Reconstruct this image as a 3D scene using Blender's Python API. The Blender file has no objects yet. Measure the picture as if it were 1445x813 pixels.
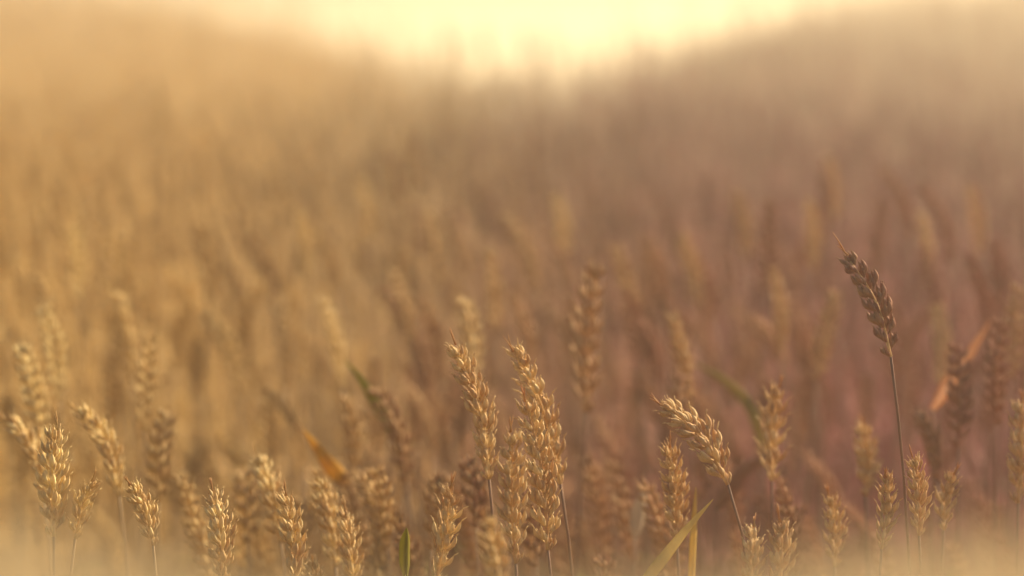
import bpy, math, random
import numpy as np
from mathutils import Vector, Matrix

random.seed(7)
rng = np.random.default_rng(7)
R = math.radians
sc = bpy.context.scene
C = sc.collection

# ------------------------------------------------------------------ camera
W, H = 1445.0, 813.0
LENS = 85.0
F = W * LENS / 36.0
HORIZON = 40.0
PITCH = math.atan((H / 2 - HORIZON) / F)
CAM_Z = 1.16
cd = bpy.data.cameras.new("camera")
cam = bpy.data.objects.new("camera", cd)
C.objects.link(cam)
cam.location = (0, 0, CAM_Z)
cam.rotation_euler = (math.pi / 2 - PITCH, 0, 0)
cd.lens = LENS
cd.sensor_width = 36.0
cd.clip_start = 0.02
cd.clip_end = 3000
cd.dof.use_dof = True
cd.dof.focus_distance = 1.43
cd.dof.aperture_fstop = 3.8
sc.camera = cam


def P(px, py, d):
    """the point of the field seen at (px, py), d metres ahead of the tripod"""
    a = (px - W / 2) / F
    b = -(py - H / 2) / F
    dy = math.cos(PITCH) + b * math.sin(PITCH)
    dz = -math.sin(PITCH) + b * math.cos(PITCH)
    k = d / dy
    return np.array((a * k, d, CAM_Z + dz * k))


# ------------------------------------------------------------------ light
SUN_EL, SUN_AZ = R(34), R(46)      # azimuth from +Y towards +X
sun_dir = Vector((math.sin(SUN_AZ) * math.cos(SUN_EL), math.cos(SUN_AZ) * math.cos(SUN_EL), math.sin(SUN_EL)))
ld = bpy.data.lights.new("sun", "SUN")
ld.energy = 5.0
ld.angle = R(0.5)
ld.color = (1.0, 0.84, 0.57)
sun = bpy.data.objects.new("sun", ld)
C.objects.link(sun)
sun.rotation_euler = sun_dir.to_track_quat('Z', 'Y').to_euler()
sun.location = (0, 30, 12)

world = bpy.data.worlds.new("World")
sc.world = world
world.use_nodes = True
nt = world.node_tree
for n in list(nt.nodes):
    nt.nodes.remove(n)
sky = nt.nodes.new("ShaderNodeTexSky")
sky.sky_type = 'NISHITA'
sky.sun_disc = False
sky.sun_elevation = SUN_EL
sky.sun_rotation = SUN_AZ
sky.dust_density = 3.5
sky.air_density = 1.3
bg = nt.nodes.new("ShaderNodeBackground")
bg.inputs[1].default_value = 0.05
wo = nt.nodes.new("ShaderNodeOutputWorld")
nt.links.new(sky.outputs[0], bg.inputs[0])
nt.links.new(bg.outputs[0], wo.inputs[0])

vs = sc.view_settings
vs.view_transform = 'Standard'
vs.look = 'None'
vs.gamma = 1.0
vs.exposure = 1.3
vs.use_curve_mapping = False
sc.cycles.max_bounces = 8
sc.cycles.transmission_bounces = 4
sc.cycles.diffuse_bounces = 4
sc.cycles.volume_bounces = 1
sc.cycles.use_denoising = True


# ------------------------------------------------------------------ materials
def straw_material(name, pale, dark, leak_tint, translucency=0.4, stuff=False, scale=260.0, rough=0.55, trend=1.0, green=None):
    """dry straw: lengthwise mottling, brown flecks and a tone of its own per plant; yellow and pink light leaks painted in, gold at left, red at right"""
    m = bpy.data.materials.new(name)
    m.use_nodes = True
    t = m.node_tree
    N, L = t.nodes, t.links
    for n in list(N):
        N.remove(n)
    geo = N.new("ShaderNodeNewGeometry")
    mp = N.new("ShaderNodeMapping")
    mp.inputs['Scale'].default_value = (1, 1, 0.35)
    L.new(geo.outputs['Position'], mp.inputs[0])
    no = N.new("ShaderNodeTexNoise")
    no.inputs['Scale'].default_value = scale
    no.inputs['Detail'].default_value = 4
    L.new(mp.outputs[0], no.inputs[0])
    ramp = N.new("ShaderNodeMapRange")
    ramp.inputs[1].default_value = 0.36
    ramp.inputs[2].default_value = 0.66
    L.new(no.outputs[0], ramp.inputs[0])
    if stuff:
        at = N.new("ShaderNodeAttribute")
        at.attribute_name = "tone"
        rnd = at.outputs['Fac']
    else:
        oi = N.new("ShaderNodeObjectInfo")
        rnd = oi.outputs['Random']
    mix = N.new("ShaderNodeMix")
    mix.data_type = 'RGBA'
    mix.inputs[6].default_value = (*dark, 1)
    mix.inputs[7].default_value = (*pale, 1)
    sm = N.new("ShaderNodeMath")
    sm.operation = 'MULTIPLY_ADD'
    L.new(rnd, sm.inputs[0])
    sm.inputs[1].default_value = 0.7
    sb = N.new("ShaderNodeMath")
    sb.operation = 'MULTIPLY_ADD'
    L.new(ramp.outputs[0], sb.inputs[0])
    sb.inputs[1].default_value = 0.75
    sb.inputs[2].default_value = -0.15
    L.new(sb.outputs[0], sm.inputs[2])
    sm.use_clamp = True
    L.new(sm.outputs[0], mix.inputs[0])
    col = mix.outputs[2]
    # light-leak tint painted into the straw by position
    sep = N.new("ShaderNodeSeparateXYZ")
    L.new(geo.outputs['Position'], sep.inputs[0])
    n2 = N.new("ShaderNodeTexNoise")
    n2.inputs['Scale'].default_value = 1.6
    L.new(geo.outputs['Position'], n2.inputs[0])
    ad = N.new("ShaderNodeMath")
    ad.operation = 'MULTIPLY_ADD'
    L.new(n2.outputs[0], ad.inputs[0])
    ad.inputs[1].default_value = 0.5
    L.new(sep.outputs[0], ad.inputs[2])
    mr = N.new("ShaderNodeMapRange")
    mr.inputs[1].default_value = 0.02
    mr.inputs[2].default_value = 0.72
    mr.inputs[3].default_value = 0.0
    mr.inputs[4].default_value = 0.85 * trend
    L.new(ad.outputs[0], mr.inputs[0])
    mix2 = N.new("ShaderNodeMix")
    mix2.data_type = 'RGBA'
    far_ = N.new("ShaderNodeMapRange")          # the painted pink leak weakens with distance
    far_.inputs[1].default_value = 4.0
    far_.inputs[2].default_value = 15.0
    far_.inputs[3].default_value = 1.0
    far_.inputs[4].default_value = 0.35
    L.new(sep.outputs[1], far_.inputs[0])
    mm_ = N.new("ShaderNodeMath")
    mm_.operation = 'MULTIPLY'
    L.new(mr.outputs[0], mm_.inputs[0])
    L.new(far_.outputs[0], mm_.inputs[1])
    L.new(mm_.outputs[0], mix2.inputs[0])
    L.new(col, mix2.inputs[6])
    mix2.inputs[7].default_value = (*leak_tint, 1)
    mg = N.new("ShaderNodeMapRange")
    mg.inputs[1].default_value = 0.25
    mg.inputs[2].default_value = -0.55
    mg.inputs[3].default_value = 0.0
    mg.inputs[4].default_value = 0.65 * trend
    L.new(ad.outputs[0], mg.inputs[0])
    mix3 = N.new("ShaderNodeMix")
    mix3.data_type = 'RGBA'
    L.new(mg.outputs[0], mix3.inputs[0])
    L.new(mix2.outputs[2], mix3.inputs[6])
    mix3.inputs[7].default_value = (0.76, 0.535, 0.20, 1)  # yellow light leak on the left, painted in as gold straw
    col = mix3.outputs[2]
    b = N.new("ShaderNodeBsdfPrincipled")
    b.inputs['Roughness'].default_value = rough
    b.inputs['Specular IOR Level'].default_value = 0.05
    L.new(col, b.inputs['Base Color'])
    bump = N.new("ShaderNodeBump")
    bump.inputs['Strength'].default_value = 0.35
    bump.inputs['Distance'].default_value = 0.0006
    L.new(no.outputs[0], bump.inputs['Height'])
    L.new(bump.outputs[0], b.inputs['Normal'])
    tr = N.new("ShaderNodeBsdfTranslucent")
    hs = N.new("ShaderNodeHueSaturation")
    hs.inputs['Saturation'].default_value = 1.08
    hs.inputs['Value'].default_value = 1.15
    L.new(col, hs.inputs['Color'])
    L.new(hs.outputs[0], tr.inputs[0])
    ms = N.new("ShaderNodeMixShader")
    ms.inputs[0].default_value = translucency
    L.new(b.outputs[0], ms.inputs[1])
    L.new(tr.outputs[0], ms.inputs[2])
    o = N.new("ShaderNodeOutputMaterial")
    L.new(ms.outputs[0], o.inputs[0])
    return m


PALE, DARK, LEAK_TINT = (0.82, 0.68, 0.37), (0.50, 0.32, 0.155), (0.48, 0.23, 0.155)  # third colour: straw tinted by the pink light leak on the right
M_ear = straw_material("ripe_ear", PALE, DARK, LEAK_TINT, 0.27, trend=0.65, rough=0.85)
M_ear_dull = straw_material('dull_ear', (0.70, 0.53, 0.26), (0.30, 0.16, 0.085), (0.36, 0.13, 0.12), 0.26, rough=.7)  # darker, redder tones for the ears farther back
M_ear_brown = straw_material('brown_ear', (0.50, 0.34, 0.17), (0.26, 0.14, 0.085), (0.32, 0.13, 0.11), 0.2, rough=.6)
M_awn = straw_material("ear_bristle", (0.62, 0.45, 0.21), (0.48, 0.25, 0.11), (0.5, 0.2, 0.1), 0.35)
M_stalk = straw_material("straw_stalk", (0.40, 0.28, 0.18), (0.24, 0.145, 0.10), (0.24, 0.115, 0.10), 0.2, scale=120)
M_leaf = straw_material("dry_leaf", (0.34, 0.215, 0.105), (0.17, 0.095, 0.052), (0.22, 0.085, 0.062), 0.36, scale=90)
M_green = straw_material("green_leaf", (0.30, 0.27, 0.05), (0.19, 0.19, 0.04), (0.27, 0.22, 0.05), 0.5, scale=90, trend=0.4)
M_olive = straw_material("olive_leaf", (0.40, 0.30, 0.09), (0.26, 0.21, 0.06), (0.36, 0.22, 0.08), 0.5, scale=90, trend=0.5)
M_ochre = straw_material("ochre_leaf", (0.62, 0.42, 0.10), (0.50, 0.29, 0.09), (0.54, 0.32, 0.10), 0.5, scale=90, trend=0.3)
M_amber = straw_material("amber_leaf", (0.52, 0.24, 0.08), (0.46, 0.18, 0.065), (0.50, 0.17, 0.065), 0.55, scale=90, trend=0.7)
M_gold = straw_material("yellow_blade", (0.78, 0.62, 0.22), (0.64, 0.46, 0.15), (0.74, 0.50, 0.20), 0.5, scale=90, trend=0.3)
M_field = straw_material("field_straw", (0.53, 0.345, 0.155), (0.16, 0.068, 0.056), (0.30, 0.078, 0.10), 0.34, stuff=True, scale=160)
M_veil_grass = straw_material("veil_grass", (0.46, 0.375, 0.25), (0.34, 0.265, 0.165), (0.56, 0.40, 0.26), 0.45, stuff=True, scale=90, trend=0.3)
M_petal = straw_material("bleached_leaf", (0.62, 0.50, 0.34), (0.52, 0.40, 0.27), (0.58, 0.44, 0.32), 0.3, trend=0.3)


def ground_material():
    m = bpy.data.materials.new("field_soil")
    m.use_nodes = True
    t = m.node_tree
    N, L = t.nodes, t.links
    b = N["Principled BSDF"]
    b.inputs['Roughness'].default_value = 0.95
    tc = N.new("ShaderNodeNewGeometry")
    a = N.new("ShaderNodeTexNoise")
    a.inputs['Scale'].default_value = 9
    a.inputs['Detail'].default_value = 8
    L.new(tc.outputs['Position'], a.inputs[0])
    r = N.new("ShaderNodeValToRGB")
    r.color_ramp.elements[0].position = 0.35
    r.color_ramp.elements[0].color = (0.10, 0.062, 0.038, 1)
    r.color_ramp.elements[1].position = 0.68
    r.color_ramp.elements[1].color = (0.34, 0.235, 0.11, 1)
    L.new(a.outputs[0], r.inputs[0])
    L.new(r.outputs[0], b.inputs['Base Color'])
    bp = N.new("ShaderNodeBump")
    bp.inputs['Distance'].default_value = 0.05
    L.new(a.outputs[0], bp.inputs['Height'])
    L.new(bp.outputs[0], b.inputs['Normal'])
    return m


# ------------------------------------------------------------------ mesh helpers
class MB:
    def __init__(self):
        self.v, self.f, self.n = [], [], 0

    def add(self, verts, faces):
        verts = np.asarray(verts, float)
        self.v.append(verts)
        self.f.extend(tuple(i + self.n for i in f) for f in faces)
        self.n += len(verts)

    def mesh(self, name, mat, smooth=True):
        me = bpy.data.meshes.new(name)
        me.from_pydata(np.concatenate(self.v).tolist(), [], self.f)
        me.materials.append(mat)
        if smooth:
            me.polygons.foreach_set("use_smooth", [True] * len(me.polygons))
        me.update()
        return me


def ob(name, me, parent=None):
    o = bpy.data.objects.new(name, me)
    C.objects.link(o)
    if parent:
        o.parent = parent
    return o


def tag(o, label=None, cat=None, group=None, kind=None):
    if label: o["label"] = label
    if cat: o["category"] = cat
    if group: o["group"] = group
    if kind: o["kind"] = kind
    return o


def unit(v):
    v = np.asarray(v, float)
    return v / max(1e-9, np.linalg.norm(v))


def catmull(pts, n):
    """centripetal-ish smooth curve through the points, n samples a span"""
    pts = [np.asarray(p, float) for p in pts]
    pts = [2 * pts[0] - pts[1]] + pts + [2 * pts[-1] - pts[-2]]
    out = []
    for i in range(1, len(pts) - 2):
        p0, p1, p2, p3 = pts[i - 1:i + 3]
        l1 = np.linalg.norm(p2 - p1)
        m1 = (p2 - p0) / (np.linalg.norm(p1 - p0) + l1) * l1
        m2 = (p3 - p1) / (np.linalg.norm(p3 - p2) + l1) * l1
        for k in range(n):
            t = k / n
            out.append((2*t**3 - 3*t**2 + 1)*p1 + (t**3 - 2*t**2 + t)*m1 + (-2*t**3 + 3*t**2)*p2 + (t**3 - t**2)*m2)
    out.append(pts[-2])
    return np.array(out)


def tube(mb, pts, radii, sides=6):
    pts = np.asarray(pts, float)
    n = len(pts)
    tan = np.gradient(pts, axis=0)
    ref = np.array((0.31, 0.95, 0.05))
    vs = []
    for i in range(n):
        t = unit(tan[i])
        u = unit(np.cross(t, ref))
        w = np.cross(t, u)
        for k in range(sides):
            a = 2 * math.pi * k / sides
            vs.append(pts[i] + radii[i] * (math.cos(a) * u + math.sin(a) * w))
    fs = []
    for i in range(n - 1):
        for k in range(sides):
            fs.append((i*sides + k, i*sides + (k+1) % sides, (i+1)*sides + (k+1) % sides, (i+1)*sides + k))
    fs.append(tuple(range(sides))[::-1])
    fs.append(tuple((n-1)*sides + k for k in range(sides)))
    mb.add(vs, fs)


def resample(pts, n):
    pts = np.asarray(pts, float)
    s = np.concatenate([[0], np.cumsum(np.linalg.norm(np.diff(pts, axis=0), axis=1))])
    q = np.linspace(0, s[-1], n)
    return np.stack([np.interp(q, s, pts[:, k]) for k in range(3)], 1), s[-1]


def ribbon(mb, pts, width, side, fold=0.25, twist=0.0, n=16, blunt=0.25, tiplen=0.75):
    """a leaf blade: two long halves meeting in a shallow keel, tapering to a point, with real thickness"""
    pts, ln = resample(pts, n)
    tan = np.gradient(pts, axis=0)
    th = width * 0.035
    top, bot, fs = [], [], []
    for i in range(n):
        s = i / (n - 1)
        w = width * 0.5 * min(1.0, blunt + (1 - blunt) * s / 0.25) * (1 - max(0, (s - (1 - tiplen)) / tiplen) ** 1.6) + 2e-4
        t = unit(tan[i])
        u = unit(np.asarray(side) - t * np.dot(t, side))
        nn = np.cross(t, u)
        a = twist * s
        u, nn = u * math.cos(a) + nn * math.sin(a), nn * math.cos(a) - u * math.sin(a)
        for k, q in ((-1, 1), (-0.5, .35), (0, 0), (0.5, .35), (1, 1)):
            p = pts[i] + u * k * w + nn * q * fold * w
            top.append(p + nn * th)
            bot.append(p - nn * th)
    m = 5
    for i in range(n - 1):
        for k in range(m - 1):
            fs.append((i*m+k, i*m+k+1, (i+1)*m+k+1, (i+1)*m+k))
    off = n * m
    fs += [tuple(off + j for j in f[::-1]) for f in list(fs)]
    for i in range(n - 1):
        fs.append((i*m, (i+1)*m, off+(i+1)*m, off+i*m))
        fs.append(((i+1)*m+m-1, i*m+m-1, off+i*m+m-1, off+(i+1)*m+m-1))
    mb.add(top + bot, fs)


# ------------------------------------------------------------------ wheat ears
def floret(mb, base, direction, out, L, Wd, T, awn, curl, sides=7, rings=7):
    """one husk: a keeled boat that swells, narrows and ends in a bristle"""
    d = unit(direction)
    o = unit(np.asarray(out) - d * np.dot(d, out))
    s_ = np.cross(d, o)
    prof_s = np.linspace(0, 1, rings)
    vs, fs = [], []
    for s in prof_s:
        w = (0.34 + 1.1 * s) if s < 0.35 else 0.725 + 0.275 * math.sin((s - 0.35) / 0.25 * math.pi / 2) if s < 0.6 else math.cos((s - 0.6) / 0.4 * math.pi / 2) ** 0.8
        w = max(w, 0.07)
        c = np.asarray(base) + d * L * s + o * (T * 0.55 * math.sin(s * math.pi) + curl * L * s * s)
        for k in range(sides):
            a = 2 * math.pi * k / sides
            ca, sa = math.cos(a), math.sin(a)
            keel = 1.0 + 0.28 * max(0.0, ca) ** 6
            vs.append(c + o * (T * 0.5 * w * ca * keel) + s_ * (Wd * 0.5 * w * sa))
    n = rings
    if awn > 0:
        tip = np.asarray(base) + d * L + o * (curl * L)
        ad = unit(d + o * (curl * 2.0 + 0.10))
        for q, rr in ((0.25, 0.00046), (1.0, 0.00016)):
            c = tip + ad * awn * q + o * awn * 0.12 * q * q
            for k in range(sides):
                a = 2 * math.pi * k / sides
                vs.append(c + o * rr * math.cos(a) + s_ * rr * math.sin(a))
        n += 2
    for i in range(n - 1):
        for k in range(sides):
            fs.append((i*sides+k, i*sides+(k+1) % sides, (i+1)*sides+(k+1) % sides, (i+1)*sides+k))
    fs.append(tuple(range(sides))[::-1])
    fs.append(tuple((n-1)*sides+k for k in range(sides)))
    mb.add(vs, fs)


def spikelet_mb(r, res=1, terminal=False, plump=1.0, awn=1.0, spread=1.0):
    """local frame: z up the ear, x out of the rachis, y across"""
    mb = MB()
    sd, rg = ((7, 7) if res == 1 else (5, 5))
    mm = 0.001
    u = r.uniform
    X = np.array((1.0, 0, 0))
    for sgn in (-1, 1):          # glumes
        floret(mb, (0.3*mm, sgn*1.2*mm, 0), (spread*(0.30+u(-.06, .06)), spread*sgn*(0.36+u(-.08, .08)), 1), (0.55, sgn*0.8, 0),
               u(7.4, 8.8)*mm, 3.1*mm*plump, 1.7*mm*plump, u(.8, 2.2)*mm*awn, u(-.02, .05), sd, rg)
    for sgn in (-1, 1):          # outer florets
        floret(mb, (1.0*mm, sgn*1.3*mm, 1.4*mm), (spread*(0.46+u(-.10, .14)), spread*sgn*(0.48+u(-.10, .16)), 1), (0.8, sgn*0.6, 0),
               u(9.2, 11.4)*mm, 3.2*mm*plump, 2.4*mm*plump, u(1.2, 5.0)*mm*awn, u(-.06, .10), sd, rg)
    floret(mb, (1.6*mm, u(-.4, .4)*mm, 2.4*mm), (spread*(0.62+u(-.12, .16)), spread*u(-.16, .16), 1), X,
           u(8.8, 10.8)*mm, 3.2*mm*plump, 2.5*mm*plump, u(1.2, 5.0)*mm*awn, u(-.02, .09), sd, rg)
    if res == 1 or terminal:
        floret(mb, (0.6*mm, u(-.5, .5)*mm, 4.6*mm), (0.30, u(-.16, .16), 1), X, u(6.4, 7.6)*mm, 2.7*mm, 2.2*mm, u(.8, 2.2)*mm*awn, u(0, .08), sd, rg)
    return mb


SPIK = []
for i in range(9):
    SPIK.append(spikelet_mb(random, 1, i > 6, 1.0, 1.0, 0.86))
SPIK_TIGHT = [spikelet_mb(random, 1, False, 1.12, 0.5, 0.72).mesh('spikelet', M_ear_brown) for _ in range(4)]
SPIK_ME = [m.mesh("spikelet", M_ear) for m in SPIK]
SPIK_LO = [spikelet_mb(random, 0, False, 1.08, 0.9, 0.85) for _ in range(5)]


def frames_along(pts, roll):
    tan = np.gradient(pts, axis=0)
    ref = np.array((math.cos(roll), math.sin(roll), 0.0))
    out = []
    for t in tan:
        t = unit(t)
        x = unit(ref - t * np.dot(ref, t))
        y = np.cross(t, x)
        out.append((x, y, t))
    return out


def ear_slots(curve, roll, r, size, pitch=0.0048):
    """where each spikelet sits: matrix columns, position and scale along the ear, alternating sides, one upright at the tip"""
    pts, ln = resample(curve, 60)
    fr = frames_along(pts, roll)
    body = ln - 0.0085 * size
    n = max(5, int(round(body / (pitch * size))))
    slots = []
    for i in range(n):
        s = i / (n - 1)
        k = min(59, int(round(s * body / ln * 59)))
        x, y, t = fr[k]
        side = 1 if i % 2 else -1
        sc_ = 1.18 * size * (0.74 + 0.30 * math.sin(min(1, s * 2.2) * math.pi / 2)) * (1 - 0.34 * max(0, (s - 0.5) / 0.5) ** 1.4) * r.uniform(0.93, 1.07)
        if i == 0: sc_ *= 0.75
        a = r.uniform(-0.17, 0.17)
        xs = unit((x * math.cos(a) + y * math.sin(a)) * side + t * r.uniform(-0.08, 0.08))
        ys = unit(np.cross(t, xs))
        zs = np.cross(xs, ys)
        slots.append((pts[k] + xs * 0.0009 * size, xs, ys, zs, sc_))
    x, y, t = fr[min(59, int(body / ln * 59))]
    a = r.uniform(1.2, 1.9)
    xs = unit(x * math.cos(a) + y * math.sin(a))
    p = pts[min(59, int(body / ln * 59))]
    slots.append((p - xs * 0.0016 * size, xs, unit(np.cross(t, xs)), t, size * 0.92))
    return slots, pts, ln


def baked_ear(curve, roll, r, size, name="ear"):
    slots, pts, ln = ear_slots(curve, roll, r, size)
    mb = MB()
    tube(mb, pts[::6], np.linspace(0.0013, 0.0007, len(pts[::6])) * size, 5)
    for p, x, y, z, s in slots:
        m = r.choice(SPIK_LO)
        A = np.stack([x, y, z], 1) * s
        for vs in m.v:
            pass
        V = np.concatenate(m.v) @ A.T + p
        mb.add(V, m.f)
    return mb.mesh(name, M_ear_dull)


def hero_ear(parent, curve, roll, r, size, long_awn=0.0, tight=False):
    slots, pts, ln = ear_slots(curve, roll, r, size)
    mb = MB()
    tube(mb, pts[:56:5], np.linspace(0.0012, 0.0006, len(pts[:56:5])) * size, 6)
    ear = ob("ear", mb.mesh("rachis", M_ear), parent)
    for j, (p, x, y, z, s) in enumerate(slots):
        last = j == len(slots) - 1
        sp = ob("spikelet", SPIK_ME[r.randrange(7, 9) if last else r.randrange(7)] if not tight else SPIK_TIGHT[r.randrange(4)], ear)
        mt = Matrix(((x[0]*s, y[0]*s, z[0]*s, p[0]), (x[1]*s, y[1]*s, z[1]*s, p[1]), (x[2]*s, y[2]*s, z[2]*s, p[2]), (0, 0, 0, 1)))
        sp.matrix_local = mt
    # a few longer bristles at the tip
    mb = MB()
    p, x, y, z, s = slots[-1]
    tip = p + z * 0.0125 * s
    for k in range(3):
        a, l = r.uniform(0, 6.28), r.uniform(0.005, 0.010) * size
        if long_awn and k == 0: l = long_awn
        dv = unit(z + (x * math.cos(a) + y * math.sin(a)) * (0.12 if k == 0 else 0.3))
        tube(mb, [tip - dv*0.003, tip + dv*l*.5, tip + dv*l + x*l*.1*r.uniform(-1, 1)], [0.0005, 0.0004, 0.00015], 4)
    ob("awn", mb.mesh("awn", M_awn), ear)
    return ear


def wheat_empty(loc, label, group=None, name="wheat_plant", cat="wheat"):
    e = bpy.data.objects.new(name, None)
    e.empty_display_size = 0.02
    C.objects.link(e)
    e.location = loc
    return tag(e, label, cat, group)


def stalk_part(parent, pts, r0=0.0016, r1=0.0009, mat=None):
    mb = MB()
    pts, _ = resample(pts, 26)
    rad = np.linspace(r0, r1, 26)
    for k in (6, 13, 19):
        rad[k] *= 1.5                      # nodes of the straw
    tube(mb, pts, rad, 7)
    return ob("stalk", mb.mesh("stalk", mat or M_stalk), parent)


def hanging_leaf(parent, start, r, length, mat, az=None, rise=0.35, width=0.010):
    az = r.uniform(0, 6.28) if az is None else az
    h = np.array((math.cos(az), math.sin(az), 0))
    up = np.array((0, 0, 1.0))
    p = [start, start + h*length*.12 + up*length*rise*.7, start + h*length*.38 + up*length*rise, start + h*length*.62 + up*length*rise*.45, start + h*length*.75 - up*length*.2]
    mb = MB()
    ribbon(mb, catmull(p, 6), width, np.cross(h, up), 0.3, r.uniform(-1.5, 1.5), 14)
    return ob("leaf", mb.mesh("leaf", mat), parent)


# ------------------------------------------------------------------ the plants one can tell apart
# (tip, base, depth of base, depth offset of tip, bow, stalk points, roll, size, label)
HERO = [
 dict(tip=(640,487), base=(690,676), d=1.46, bow=14, st=[(697,745),(700,830)], roll=.9, size=1.0, label="wheat ear curving over to its tip, just behind the tight pair of tall ears"),
 dict(tip=(727,493), base=(791,683), d=1.47, bow=10, st=[(801,750),(808,813)], roll=1.2, size=1.0, label="tall slanting wheat ear on a pale bare straw, topmost of the central cluster"),
 dict(tip=(742,566), base=(773,776), d=1.41, bow=8, st=[(778,813)], roll=.3, size=1.0, label="wide bristly wheat ear crossing in front of the tall slanting one"),
 dict(tip=(724,610), base=(728,795), d=1.37, bow=-4, st=[(730,850)], roll=.7, size=.93, label="upright reddish-gold wheat ear with flaring husks, beside the wide bristly ear"),
 dict(tip=(634,688), base=(614,822), d=1.39, bow=5, st=[(606,880)], roll=1.3, size=.86, label="narrow wheat ear tilting gently towards its tip, alone before a blurred ear"),
 dict(tip=(937,570), base=(1027,684), d=1.44, bow=14, st=[(1035,705),(1046,745),(1056,813)], roll=.5, size=.98, label="drooping wheat ear hanging diagonally from a fine bent straw"),
 dict(tip=(943,629), base=(955,760), d=1.47, bow=4, st=[(958,813)], roll=.7, size=.9, label="squat upright wheat ear standing below the drooping diagonal one"),
 dict(tip=(1194,360), base=(1257,503), d=1.44, bow=12, st=[(1264,560),(1273,640),(1280,745)], roll=.12, size=.88, awn=.014, tight=True, label="lone tall wheat ear with a long bristle, rising clear above the others"),
 dict(tip=(1097,546), base=(1089,678), d=1.58, bow=-4, st=[(1090,740)], roll=1.2, size=1.0, label="softly blurred upright wheat ear with pale edges, near the drooping ear"),
 dict(tip=(1252,672), base=(1244,775), d=1.40, bow=3, st=[(1240,830)], roll=1.0, size=.74, label="small slim wheat ear at the foot of the lone tall straw, on its near side"),
 dict(tip=(1290,645), base=(1297,756), d=1.42, bow=4, st=[(1300,813)], roll=.7, size=.76, label="small wheat ear standing just past the lone tall straw, partly in dry grass"),
 dict(tip=(1216,600), base=(1222,700), d=1.66, bow=5, st=[(1224,780)], roll=.6, size=.9, label="blurred brownish wheat ear between the lone tall straw and the softer field"),
 dict(tip=(1440,568), base=(1437,710), d=1.53, bow=3, st=[(1436,800)], roll=.5, size=.95, label="bristly wheat ear cut by the edge, rightmost of the nearer plants"),
 dict(tip=(185,683), base=(216,770), d=1.41, bow=6, st=[(222,830)], roll=.7, size=.72, label="short dark-tipped wheat ear leaning out of the pale grass"),
 dict(tip=(132,678), base=(106,760), d=1.42, bow=-4, st=[(98,820)], roll=.8, size=.70, label="short wheat ear leaning away from the broad upright one next to it"),
 dict(tip=(78,604), base=(76,757), d=1.41, bow=-3, st=[(76,830)], roll=.7, size=.92, label="broad upright sharp wheat ear, between a blurred arching ear and a short leaning one"),
 dict(tip=(14,592), base=(62,705), d=1.60, bow=16, st=[(70,790)], roll=1.1, size=.98, label="yellowish arching wheat ear nearest the left edge"),
 dict(tip=(111,577), base=(168,700), d=1.60, bow=16, st=[(178,790)], roll=1.0, size=1.0, label="yellow arching wheat ear behind the broad upright one"),
 dict(tip=(302,692), base=(314,822), d=1.40, bow=5, st=[(318,880)], roll=.7, size=.82, label="pale orange wheat ear standing by itself in an open gap of the crop"),
 dict(tip=(401,697), base=(416,830), d=1.39, bow=7, st=[(420,880)], roll=.9, size=.84, label="sharp thin wheat ear in front of a blurred slanting ear"),
 dict(tip=(365,645), base=(396,765), d=1.58, bow=6, st=[(404,830)], roll=.7, size=.93, label="slanting slightly blurred wheat ear behind the sharp thin one"),
 dict(tip=(449,677), base=(473,800), d=1.55, bow=6, st=[(480,860)], roll=.6, size=.88, label="soft slanting wheat ear, farther of two that lean the same way"),
 dict(tip=(485,720), base=(499,830), d=1.47, bow=4, st=[(504,880)], roll=.9, size=.78, label="soft golden wheat ear, lower and nearer of two that lean the same way"),
 dict(tip=(1062,741), base=(1058,835), d=1.36, bow=2, st=[(1056,890)], roll=.7, size=.72, label="low tuft-like wheat ear poking out of bright grass, smaller of the neighbouring two"),
 dict(tip=(1103,735), base=(1100,835), d=1.36, bow=2, st=[(1100,890)], roll=.7, size=.90, label="low wide wheat ear poking out of bright grass, with spread husks"),
 dict(tip=(1172,700), base=(1178,800), d=1.50, bow=4, st=[(1180,860)], roll=.6, size=.80, label="soft low wheat ear between the wide low ear and the lone straw"),
 dict(tip=(1345,668), base=(1332,748), d=1.49, bow=-4, st=[(1328,820)], roll=.6, size=.74, label="little ragged wheat ear beneath the blurred russet ears"),
 dict(tip=(440,794), base=(444,880), d=1.36, bow=2, st=[(446,930)], roll=.5, size=.70, label="wheat tip only just showing above the frame bottom by the sharp thin ear"),
 dict(tip=(686,733), base=(706,850), d=1.22, bow=4, st=[(712,900)], roll=.5, size=.72, label="yellow blurred near wheat ear under the curving ear"),
]
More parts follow.
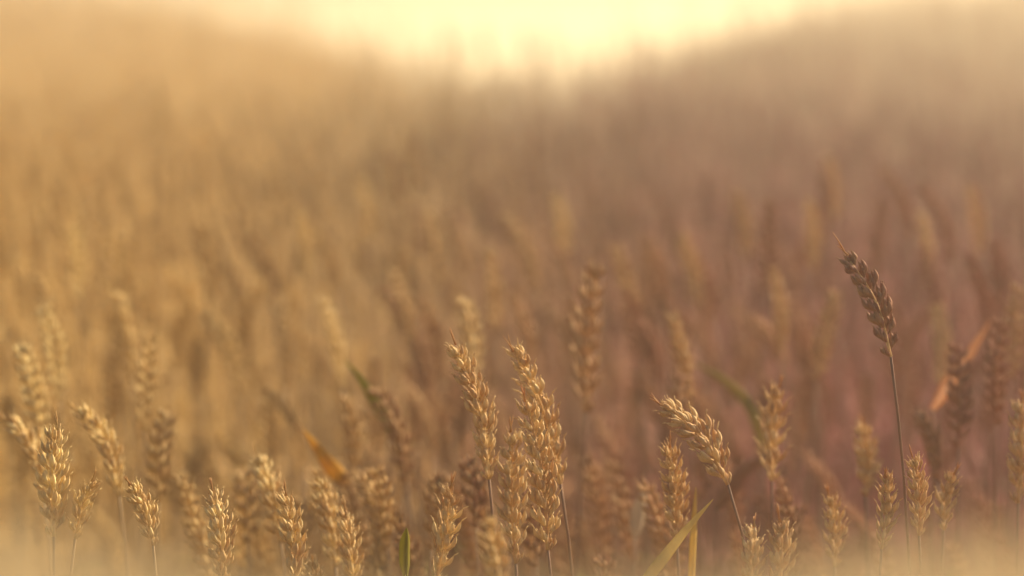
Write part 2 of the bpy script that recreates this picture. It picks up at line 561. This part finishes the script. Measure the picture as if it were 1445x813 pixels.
SOFT = [
 dict(tip=(617,671), base=(609,775), d=1.62, bow=3, roll=.6, label="blurred brown wheat ear right behind the narrow tilting one"),
 dict(tip=(1351,484), base=(1352,630), d=1.72, bow=4, roll=.3, label="blurred russet wheat ear with a pink tip, crossed by an orange leaf"),
 dict(tip=(1411,448), base=(1406,600), d=1.74, bow=-3, roll=1.3, label="blurred russet wheat ear with pale beaded edges, near the orange leaf"),
 dict(tip=(1404,334), base=(1413,445), d=2.15, bow=4, roll=.5, label="very blurred wheat ear above the russet beaded one"),
 dict(tip=(842,372), base=(828,582), d=1.78, bow=-8, st=[(820,680)], roll=1.25, size=1.35, label="large dark blurred wheat ear behind the central cluster, on a mauve straw"),
 dict(tip=(722,415), base=(752,520), d=2.05, bow=6, roll=1.1, label="blurred wheat ear showing above the topmost ear of the cluster"),
 dict(tip=(541,402), base=(607,572), d=2.3, bow=16, roll=.7, size=1.3, label="long very blurred wheat ear bending over in mid field"),
 dict(tip=(528,545), base=(574,680), d=1.78, bow=10, roll=.6, label="blurred wheat ear under a green leaf tip"),
 dict(tip=(489,558), base=(499,672), d=1.80, bow=4, roll=.9, label="blurred upright wheat ear beside the one under the green leaf tip"),
 dict(tip=(508,665), base=(546,770), d=1.66, bow=6, roll=.8, label="blurred slanting wheat ear low down behind two soft leaning ears"),
 dict(tip=(343,660), base=(350,765), d=1.70, bow=3, roll=.3, label="blurred upright wheat ear close behind the slanting slightly blurred one"),
 dict(tip=(420,700), base=(424,795), d=1.74, bow=3, roll=.8, label="dim blurred wheat ear peeping past the sharp thin one"),
 dict(tip=(236,578), base=(224,710), d=1.70, bow=-5, roll=.4, label="blurred upright wheat ear over the short dark-tipped one"),
 dict(tip=(1296,580), base=(1322,675), d=1.70, bow=6, roll=.8, label="pale blurred wheat ear between the lone straw and the russet ears"),
 dict(tip=(962,524), base=(949,625), d=1.76, bow=-4, roll=.7, label="blurred wheat ear peeking up behind the drooping ear"),
 dict(tip=(282,312), base=(296,425), d=2.6, bow=6, roll=.8, size=1.15, label="pale very blurred wheat ear standing tall over the left mid field"),
 dict(tip=(748,690), base=(757,800), d=1.60, bow=3, roll=.4, label="blurred wheat ear seen in the gap inside the central cluster"),
 dict(tip=(712,300), base=(757,412), d=2.6, bow=10, roll=.6, size=1.15, label="pale very blurred slanting wheat ear high over the centre"),
 dict(tip=(905,450), base=(930,550), d=2.05, bow=6, roll=.6, label="blurred wheat ear past the large dark one, leaning the other way"),
 dict(tip=(804,418), base=(806,510), d=2.2, bow=3, roll=.6, label="faint blurred wheat ear close beside the large dark one"),
 dict(tip=(529,780), base=(536,870), d=1.62, bow=3, roll=.6, label="blurred low wheat tip beside the small green leaf"),
 dict(tip=(850,785), base=(856,870), d=1.58, bow=3, roll=.6, label="blurred low wheat tip past the bare straws of the cluster"),
 dict(tip=(1058,446), base=(1108,525), d=2.1, bow=10, roll=.6, label="blurred arched wheat ear above the pale-edged upright one"),
 dict(tip=(660,640), base=(672,745), d=1.62, bow=4, roll=.2, label="blurred shadowed wheat ear directly under the curving ear"),
 dict(tip=(990,640), base=(992,700), d=1.9, bow=3, roll=.2, label="dim blurred wheat ear beneath the middle of the drooping ear"),
 dict(tip=(355,430), base=(345,520), d=2.4, bow=-6, roll=.2, label="greenish blurred wheat ear tilting in the left mid field"),
 dict(tip=(290,440), base=(340,560), d=2.3, bow=10, roll=.2, label="blurred slanting wheat ear under the tall pale one in the left mid field"),
 dict(tip=(392,430), base=(430,540), d=2.4, bow=8, roll=.2, label="blurred slanting wheat ear next to the greenish tilting one"),
]


def plant_curve(h, r):
    d = h['d']
    tip = P(*h['tip'], d + h.get('dt', r.uniform(-.012, .012)))
    base = P(*h['base'], d)
    mx, my = (h['tip'][0] + h['base'][0]) / 2, (h['tip'][1] + h['base'][1]) / 2
    dx, dy = h['base'][0] - h['tip'][0], h['base'][1] - h['tip'][1]
    ln = math.hypot(dx, dy)
    bow = h.get('bow', 0)
    mid = P(mx + dy / ln * bow, my - dx / ln * bow, d + .0)
    st = h.get('st') or [(h['base'][0] + dx * 0.22, h['base'][1] + dy * 0.6)]
    stp = [P(x, y, d + 0.004 * (k + 1)) for k, (x, y) in enumerate(st)]
    last = stp[-1]
    prev = stp[-2] if len(stp) > 1 else base
    v = unit(last - prev)
    slope = float(np.clip(v[0] / max(0.2, -v[2]), -0.12, 0.12))
    z = last[2]
    q1 = np.array((last[0] + slope * 0.18, d + 0.012, z * 0.72))
    q2 = np.array((last[0] + slope * 0.30, d + 0.02, z * 0.36))
    root = np.array((last[0] + slope * 0.36, d + 0.022 + r.uniform(-.01, .02), 0.0))
    ear = catmull([base, mid, tip], 14)
    full = catmull([root, q2, q1] + stp[::-1] + [base, mid], 8)
    k = int(np.argmin(np.linalg.norm(full - base, axis=1)))
    return root, full[:k + 1], ear


def build_plant(h, sharp):
    r = random.Random(h['label'])
    root, stalk, ear = plant_curve(h, r)
    e = wheat_empty(root, h['label'])
    stalk_part(e, stalk - root, 0.0017, 0.00085)
    ln = np.linalg.norm(np.diff(ear, axis=0), axis=1).sum()
    size = h.get('size', 0.95) * ln / (0.085 * h.get('size', 0.95)) * 0 + h.get('size', 0.95)
    if sharp:
        hero_ear(e, ear - root, h['roll'] * math.pi / 2 * 1.0 + (math.pi if r.random() < .5 else 0), r, size, h.get('awn', 0), h.get('tight', False))
    else:
        ob("ear", baked_ear(ear - root, h['roll'] * math.pi / 2, r, size), e)
    low = stalk[int(len(stalk) * r.uniform(.30, .42))] - root
    hanging_leaf(e, low, r, r.uniform(.12, .18), M_leaf, rise=.15)
    return e


for h in HERO:
    build_plant(h, True)
for h in SOFT:
    build_plant(h, False)
# low plants that fill the gaps between them, all alike and half hidden
rl = random.Random(41)
for i in range(30):
    px = 240 + 1185 * (i + rl.uniform(0, 1)) / 30
    py = rl.uniform(640, 770)
    d = rl.uniform(1.60, 1.95)
    L_ = 3412 * .078 / d * rl.uniform(.85, 1.05)
    q = rl.gauss(-.12, .10)
    h = dict(tip=(px, py), base=(px - q * L_, py + L_), d=d, bow=rl.uniform(-3, 8), roll=rl.uniform(0, 2), size=rl.uniform(.78, .95), label="low blurred wheat plant half hidden in the gaps between the nearer ears %d" % i)
    e = build_plant(h, False)
    tag(e, "low blurred wheat plant half hidden in the gaps between the nearer ears", None, "low plants in the gaps between the nearer ears")


# taller ears that stand out of the middle distance
TALL = [(60,430,18,2.2),(28,486,22,2.0),(168,412,14,2.3),(455,420,22,2.3),(690,352,8,2.5),(868,346,24,2.6),(962,332,22,2.7),(1166,222,14,3.2),
        (1092,378,8,2.4),(1322,430,6,2.4),(1370,262,12,2.9),(1438,402,-6,2.2),(603,300,18,2.8),(948,440,18,2.1),(1142,282,6,2.9),(100,320,10,2.7),
        (215,470,-8,2.1),(1180,410,-22,2.3),(1300,300,8,2.8),(420,300,14,2.9),(510,250,10,3.1),(785,275,12,3.0),(1040,270,14,3.0),(655,420,10,2.2)]
for i, (px, py, q, d) in enumerate(TALL):
    d *= .87
    L_ = 3412 * .074 / d
    h = dict(tip=(px, py), base=(px + q * L_ / 100, py + L_), d=d, bow=4 if q > 0 else -3, roll=(i * .37) % 2, size=.92,
             label="taller wheat ear standing pale and blurred above the middle of the crop %d" % i)
    e = build_plant(h, False)
    tag(e, "taller wheat ear standing pale and blurred above the middle of the crop", None, "taller ears of the middle distance")
    for c in e.children:
        if c.name.startswith("ear"): c.data.materials[0] = M_ear


# leaves one can tell apart: each on a shoot of its own
def shoot(label, pts, d0, d1, width, mat, side=(1, .25, 0), fold=.3, twist=0.0, stem_to=None, tiplen=.75, blunt=.35, n=22):
    n_ = len(pts)
    p3 = [P(x, y, d0 + (d1 - d0) * i / (n_ - 1)) for i, (x, y) in enumerate(pts)]
    b = p3[0]
    root = np.array((b[0] + random.uniform(-.02, .02), d0 + random.uniform(0, .03), 0))
    e = wheat_empty(root, label, name="wheat_shoot", cat="leaf shoot")
    stalk_part(e, catmull([root, root*.5 + b*.5 + np.array((.006, .004, 0)), b], 8) - root, 0.0018, 0.0012)
    mb = MB()
    ribbon(mb, catmull([p - root for p in p3], 8), width, side, fold, twist, n, blunt, tiplen)
    ob("leaf", mb.mesh("leaf", mat), e)
    return e


shoot("sharp yellow-green leaf blade curving to a thin pink point, low in front", [(890,845),(936,788),(968,748),(1006,705)], 1.37, 1.42, .0064, M_gold, side=(.7, -.25, -.7), fold=.12, tiplen=.7)
shoot("straight pale blade standing upright behind the sharp yellow-green leaf", [(975,840),(978,770),(982,688)], 1.50, 1.52, .0042, M_gold, tiplen=.5, blunt=.9)
shoot("blurred orange-yellow leaf tip alone in the left mid ground", [(492,690),(466,658),(428,606)], 1.78, 1.72, .012, M_ochre, side=(.8, 0, .6))
shoot("small folded bright green leaf standing up by a blurred wheat tip", [(573,815),(572,780),(574,745)], 1.44, 1.44, .0062, M_green, fold=.9, tiplen=.35)
shoot("blurred orange leaf slanting behind the russet wheat ears", [(1316,578),(1355,520),(1398,452)], 1.76, 1.86, .012, M_amber, side=(.8, 0, -.5))
shoot("blurred green leaf tip drooping above a blurred wheat ear", [(550,610),(532,572),(512,540),(487,508)], 1.86, 1.80, .008, M_green, side=(.8, 0, .6))
shoot("blurred olive leaf arching behind the drooping wheat ear", [(1078,640),(1058,575),(1020,535),(975,510)], 1.90, 2.0, .009, M_olive, side=(.7, 0, .7))
shoot("blurred tan leaf reaching up past the drooping ear's straw", [(1010,720),(1050,665),(1100,636)], 1.86, 1.82, .013, M_stalk, side=(.6, .2, -.8))
shoot("blurred straw leaf leaning away behind the lone tall ear", [(1150,520),(1172,450),(1192,405)], 2.15, 2.15, .008, M_stalk, side=(.9, -.3, -.3))


shoot("whitish bleached leaf tip blurred among the stalks, behind the yellow-green leaf", [(896,760),(901,725),(909,688)], 1.70, 1.71, .0095, M_petal, tiplen=.5, blunt=.3)

# ------------------------------------------------------------------ blurred individual plants behind
ZONES = [
 ("hazy yellow wheat plant among many alike in the blurred left mid field", "blurred plants of the left mid field"),
 ("hazy tan wheat plant among many alike in the blurred central mid field", "blurred plants of the central mid field"),
 ("hazy russet wheat plant among many alike in the blurred right mid field", "blurred plants of the right mid field"),
]


def random_path(r, height, lean, nod):
    az = r.uniform(0, 6.28)
    # the crop leans a little the same way
    h = unit(np.array((math.cos(az) - .9, .6 * math.sin(az) - .2, 0)))
    up = np.array((0, 0, 1.0))
    pts = [np.zeros(3), up*height*.5 + h*lean*.15, up*height*.82 + h*lean*.5, up*height*.93 + h*(lean*.8)]
    k = unit(up + h * (lean * 3 + nod * .3))
    base = pts[-1]
    ln = r.uniform(.072, .092)
    mid = base + k * ln * .5
    k2 = unit(up + h * (lean * 3 + nod))
    tip = mid + k2 * ln * .5
    c = catmull([pts[0], pts[1], pts[2], base, mid, tip], 8)
    return c[:25], c[24:]


PROTO = []
for i in range(14):
    r = random.Random(100 + i)
    st, er = random_path(r, r.uniform(.86, .98), r.uniform(.005, .04), r.uniform(0, .7))
    me_s = MB(); pts, _ = resample(st, 14); tube(me_s, pts, np.linspace(.0018, .0009, 14), 5)
    parts = [("stalk", me_s.mesh("stalk", M_stalk)), ("ear", baked_ear(er, r.uniform(0, 3.1), r, r.uniform(.76, .94)))]
    for k in range(2):
        mbl = MB()
        az = r.uniform(0, 6.28); h = np.array((math.cos(az), math.sin(az), 0)); up = np.array((0, 0, 1.))
        s0 = pts[r.choice((6, 7, 8, 9))]; ln = r.uniform(.12, .20); rise = r.uniform(.1, .4)
        ribbon(mbl, catmull([s0, s0+h*ln*.15+up*ln*rise*.7, s0+h*ln*.4+up*ln*rise, s0+h*ln*.65+up*ln*rise*.4, s0+h*ln*.75-up*ln*.25], 5), r.uniform(.007, .012), np.cross(h, up), .3, r.uniform(-1.5, 1.5), 12)
        parts.append(("leaf", mbl.mesh("leaf", M_green if r.random() < .12 else M_leaf)))
    PROTO.append(parts)

half = W / 2 / F


def jitter_points(y0, y1, density, margin):
    """scattered roots between two depths, a little wider than the view"""
    wmax = 2 * (half * y1 + margin)
    n = int(density * wmax * (y1 - y0))
    x = rng.uniform(-wmax/2, wmax/2, n)
    y = rng.uniform(y0, y1, n)
    k = np.abs(x) < half * y + margin
    return x[k], y[k]


x, y = jitter_points(1.92, 4.0, 225, .0)
order = np.argsort(y)
NTHING = 190
first = order[:NTHING]
Y_SPLIT = float(y[order[NTHING]])
for i in first:
    r = random.Random(int(i) + 5000)
    h_ = r.gauss(.90, .05) if y[i] > 2.15 else r.gauss(.82, .04)
    # keep the crop level with the sight line where the photograph's middle ground is open
    zone = 0 if x[i] < -half * y[i] / 3 else 1 if x[i] < half * y[i] / 3 else 2
    e = wheat_empty((x[i], y[i], 0), *ZONES[zone])
    e.rotation_euler = (0, 0, r.gauss(0, .5))
    e.scale = (1, 1, h_ / .97)
    for nm, me in PROTO[r.randrange(len(PROTO))]:
        ob(nm, me, e)


# ------------------------------------------------------------------ the mass of the crop
def light_ear(mb, curve, r, nsp, sides=4):
    pts, ln = resample(curve, 30)
    fr = frames_along(pts, r.uniform(0, 3.1))
    for i in range(nsp):
        k = int(i / nsp * 24)
        xx, yy, t = fr[k]
        sgn = 1 if i % 2 else -1
        s = (1 - .35 * (i / nsp)) * r.uniform(.9, 1.1)
        for q in ((-1, 1) if nsp > 8 else (0,)):
            d = unit(t + xx * sgn * .42 + yy * q * .36)
            u = unit(np.cross(d, yy + .3 * xx)); w = np.cross(d, u)
            b = pts[k]; L_ = .0125 * s * (1 if nsp > 8 else 1.7); ww = .0031 * s * (1 if nsp > 8 else 1.9)
            vs_ = [b] + [b + d*L_*.5 + (u*math.cos(a) + w*math.sin(a))*ww for a in np.arange(sides) * 2*math.pi/sides] + [b + d*L_*1.1]
            fs_ = [(0, 1 + (j+1) % sides, 1 + j) for j in range(sides)] + [(sides+1, 1 + j, 1 + (j+1) % sides) for j in range(sides)]
            mb.add(vs_, fs_)


def flat_leaf(mb, s0, r, seg=3):
    az = r.uniform(0, 6.28); h = np.array((math.cos(az), math.sin(az), 0)); up = np.array((0, 0, 1.))
    sd = np.cross(h, up); ln = r.uniform(.14, .24); rise = r.uniform(.05, .35); w = r.uniform(.0035, .0055)
    path = [s0, s0+h*ln*.2+up*ln*rise, s0+h*ln*.5+up*ln*rise*.8, s0+h*ln*.75-up*ln*.2]
    if seg == 2: path = [path[0], path[1], path[3]]
    vs_, n = [], len(path)
    for i, p in enumerate(path):
        k = w * (.6, 1, .8, .1)[i if seg == 3 else (0, 1, 3)[i]]
        vs_ += [p - sd*k, p + sd*k]
    mb.add(vs_, [(2*i, 2*i+1, 2*i+3, 2*i+2) for i in range(n-1)])


def template(seed, nsp, sides, leaves):
    r = random.Random(seed)
    st, er = random_path(r, r.uniform(.84, 1.0), r.uniform(.005, .05), r.uniform(0, .8))
    mb = MB()
    pts, _ = resample(st, 5 if nsp > 8 else 3)
    tube(mb, pts, np.linspace(.0018, .001, len(pts)) * (1 if nsp > 8 else 1.5), 3)
    light_ear(mb, er, r, nsp, sides)
    for k in range(leaves):
        flat_leaf(mb, pts[-1 - (k % 2)] * r.uniform(.55, .8), r, 3 if nsp > 8 else 2)
    V = np.concatenate(mb.v)
    loops = np.concatenate([np.asarray(f) for f in mb.f])
    sizes = np.array([len(f) for f in mb.f])
    return V, loops, sizes


def scatter(name, sets, mat, label):
    """one mesh of many plants; sets: list of (templates, x, y, base z, height scale)"""
    VV, LL, SS, TT = [], [], [], []
    off = 0
    for temps, x, y, hs in sets:
        pick = rng.integers(0, len(temps), len(x))
        for k, (V, loops, sizes) in enumerate(temps):
            q = np.where(pick == k)[0]
            if not len(q): continue
            n = len(q)
            a = rng.normal(0, .55, n)
            ca, sa = np.cos(a)[:, None], np.sin(a)[:, None]
            X = V[None, :, 0] * ca - V[None, :, 1] * sa + x[q][:, None]
            Y = V[None, :, 0] * sa + V[None, :, 1] * ca + y[q][:, None]
            Z = V[None, :, 2] * hs[q][:, None] + ground_z(y[q], x[q])[:, None]
            VV.append(np.stack([X, Y, Z], 2).reshape(-1, 3))
            LL.append((loops[None, :] + (np.arange(n) * len(V))[:, None] + off).ravel())
            SS.append(np.tile(sizes, n))
            TT.append(np.repeat(rng.uniform(0, 1, n), len(V)))
            off += n * len(V)
    V = np.concatenate(VV).astype(np.float32); L = np.concatenate(LL).astype(np.int32); S = np.concatenate(SS).astype(np.int32)
    me = bpy.data.meshes.new(name)
    me.vertices.add(len(V)); me.vertices.foreach_set("co", V.ravel())
    me.loops.add(len(L)); me.loops.foreach_set("vertex_index", L)
    me.polygons.add(len(S))
    me.polygons.foreach_set("loop_start", np.concatenate([[0], np.cumsum(S)[:-1]]).astype(np.int32))
    at = me.attributes.new("tone", 'FLOAT', 'POINT')
    at.data.foreach_set("value", np.concatenate(TT).astype(np.float32))
    me.materials.append(mat)
    me.update(calc_edges=True)
    o = ob(name, me)
    tag(o, label, "wheat field", kind="stuff")
    return o


def ground_z(y, x=0.0):
    """level under the crop, then a low rise of the same crop with a shallow saddle added on the view axis, so sky shows as the top glow"""
    y = np.asarray(y, float)
    x = np.asarray(x, float)
    glow_gap = 1 / (1 + (x / np.maximum(.7, y * 0.076)) ** 2) ** 1.3
    t = np.clip((y - 5) / 21.0, 0, 1)
    u = np.clip((y - 27) / 120.0, 0, 1)
    w = np.clip((y - 11) / 14.0, 0, 1)
    side = 0.80 * t * t * (3 - 2 * t) - 3.0 * u * u * (3 - 2 * u)
    low = -0.03 * np.clip((y - 5) / 6.0, 0, 1) - 2.0 * w * w * (3 - 2 * w)
    return side * (1 - glow_gap) + low * glow_gap


MID = [template(300 + i, 16, 4, 3) for i in range(14)]
FAR = [template(400 + i, 6, 4, 2) for i in range(10)]
sets = []
x, y = jitter_points(Y_SPLIT, 8, 270, .9)
sets.append((MID, x, y, rng.normal(.955, .05, len(x))))
# the crop beside the view (never in front of it)
n = 700
xs = rng.uniform(.45, 1.7, n) * rng.choice([-1, 1], n); ys = rng.uniform(.6, Y_SPLIT, n)
k = np.abs(xs) > half * ys * 1.06 + .32
sets.append((MID, xs[k], ys[k], rng.normal(.86, .04, k.sum())))
# understorey: short stalks and leaves low between the near plants
x, y = jitter_points(1.5, Y_SPLIT, 260, .3)
sets.append((MID, x, y, rng.normal(.62, .06, len(x))))
x, y = jitter_points(8, 20, 120, 1.5)
sets.append((FAR, x, y, rng.normal(.96, .08, len(x))))
x, y = jitter_points(7.5, 13, 26, 1.5)
sets.append((FAR, x, y, rng.uniform(.82, 1.0, len(x)) + .33 * rng.uniform(0, 1, len(x)) ** 1.3))  # extra tall plants added to feather the lower edge of the sky glow
x, y = jitter_points(20, 32, 80, 2.5)
sets.append((FAR, x, y, rng.normal(.96, .05, len(x))))
x, y = jitter_points(13, 29, 22, 2.5)
sets.append((FAR, x, y, .85 + .75 * rng.uniform(0, 1, len(x)) ** 1.5))  # more added on the rises, softening the sides of the glow
scatter("wheat_field", sets, M_field, "ripe wheat crop running back into the hazy blurred distance")

# grass added close before the lens, blurred into the tan veil at the bottom
mb = MB()
tones = []
rg = random.Random(77)
for i in range(4600):
    d = rg.uniform(.40, .62)
    px = rg.uniform(-500, 1945)
    # the fringe stands higher towards both corners
    u_ = px / W
    edge = 752 - 78 * min(1, max(0, (.25 - u_) / .22)) - 62 * min(1, max(0, (u_ - .70) / .22)) + 24 * math.exp(-((u_ - .40) / .16) ** 2)
    if -.2 < u_ < 1.2:
        py = edge + abs(rg.gauss(0, 60)) + 12
    else:
        py = 760 + abs(rg.gauss(0, 60))
    tip = P(px, py, d)
    tip[2] = min(tip[2], CAM_Z - .05)
    az = rg.uniform(0, 6.28); h = np.array((math.cos(az), math.sin(az), 0)) * rg.uniform(.01, .07)
    root = np.array((tip[0] - h[0], d - h[1] * .4, 0))
    sd = unit(np.array((-h[1], h[0], 0.0))); w = rg.uniform(.0009, .0022)
    mid = root * .4 + tip * .6 - h * .22
    up_ = root * .12 + tip * .88 - h * .10
    vs_ = [root - sd*w, root + sd*w, mid - sd*w, mid + sd*w, up_ - sd*w*.7, up_ + sd*w*.7, tip]
    mb.add(vs_, [(0, 1, 3, 2), (2, 3, 5, 4), (4, 5, 6)])
    tones += [rg.random()] * 7
me = mb.mesh("grass", M_veil_grass)
me.attributes.new("tone", 'FLOAT', 'POINT').data.foreach_set("value", tones)
tag(ob("grass", me), "added fringe of pale blurred grass making the tan veil along the very front", "grass", kind="stuff")

# ------------------------------------------------------------------ ground
ys = np.concatenate([np.linspace(-6, 40, 70), np.geomspace(41, 300, 24)])
xs = np.concatenate([np.linspace(-220, -14, 20), np.linspace(-12, 12, 61), np.linspace(14, 220, 20)])
vs_ = [(a, b, float(ground_z(b, a)) + (0.05 * math.sin(a * .21 + b * .13) if b > 45 else 0)) for b in ys for a in xs]
m = len(xs)
fs_ = [(j*m+i, j*m+i+1, (j+1)*m+i+1, (j+1)*m+i) for j in range(len(ys)-1) for i in range(m-1)]
mb = MB(); mb.add(vs_, fs_)
tag(ob("ground", mb.mesh("ground", ground_material())), "brown field soil strewn with straw", "ground", kind="structure")

# ------------------------------------------------------------------ haze
zt = 2.2
mb = MB()
X, Y0, Y1, Z0 = 224, -8, 304, -4.2
mb.add([(-X, Y0, Z0), (X, Y0, Z0), (X, Y1, Z0), (-X, Y1, Z0), (-X, Y0, zt), (X, Y0, zt), (X, Y1, zt), (-X, Y1, zt)],
       [(3, 2, 1, 0), (4, 5, 6, 7), (0, 1, 5, 4), (1, 2, 6, 5), (2, 3, 7, 6), (3, 0, 4, 7)])
hm = bpy.data.materials.new("morning_haze")
hm.use_nodes = True
N, L = hm.node_tree.nodes, hm.node_tree.links
for n_ in list(N): N.remove(n_)
pv = N.new("ShaderNodeVolumePrincipled")
pv.inputs['Color'].default_value = (1.0, 0.89, 0.68, 1)
pv.inputs["Density"].default_value = 0.028
pv.inputs['Anisotropy'].default_value = 0.74
o_ = N.new("ShaderNodeOutputMaterial")
L.new(pv.outputs[0], o_.inputs['Volume'])
tag(ob("haze", mb.mesh("haze", hm, False)), "warm pale haze hanging over the field", "haze", kind="stuff")
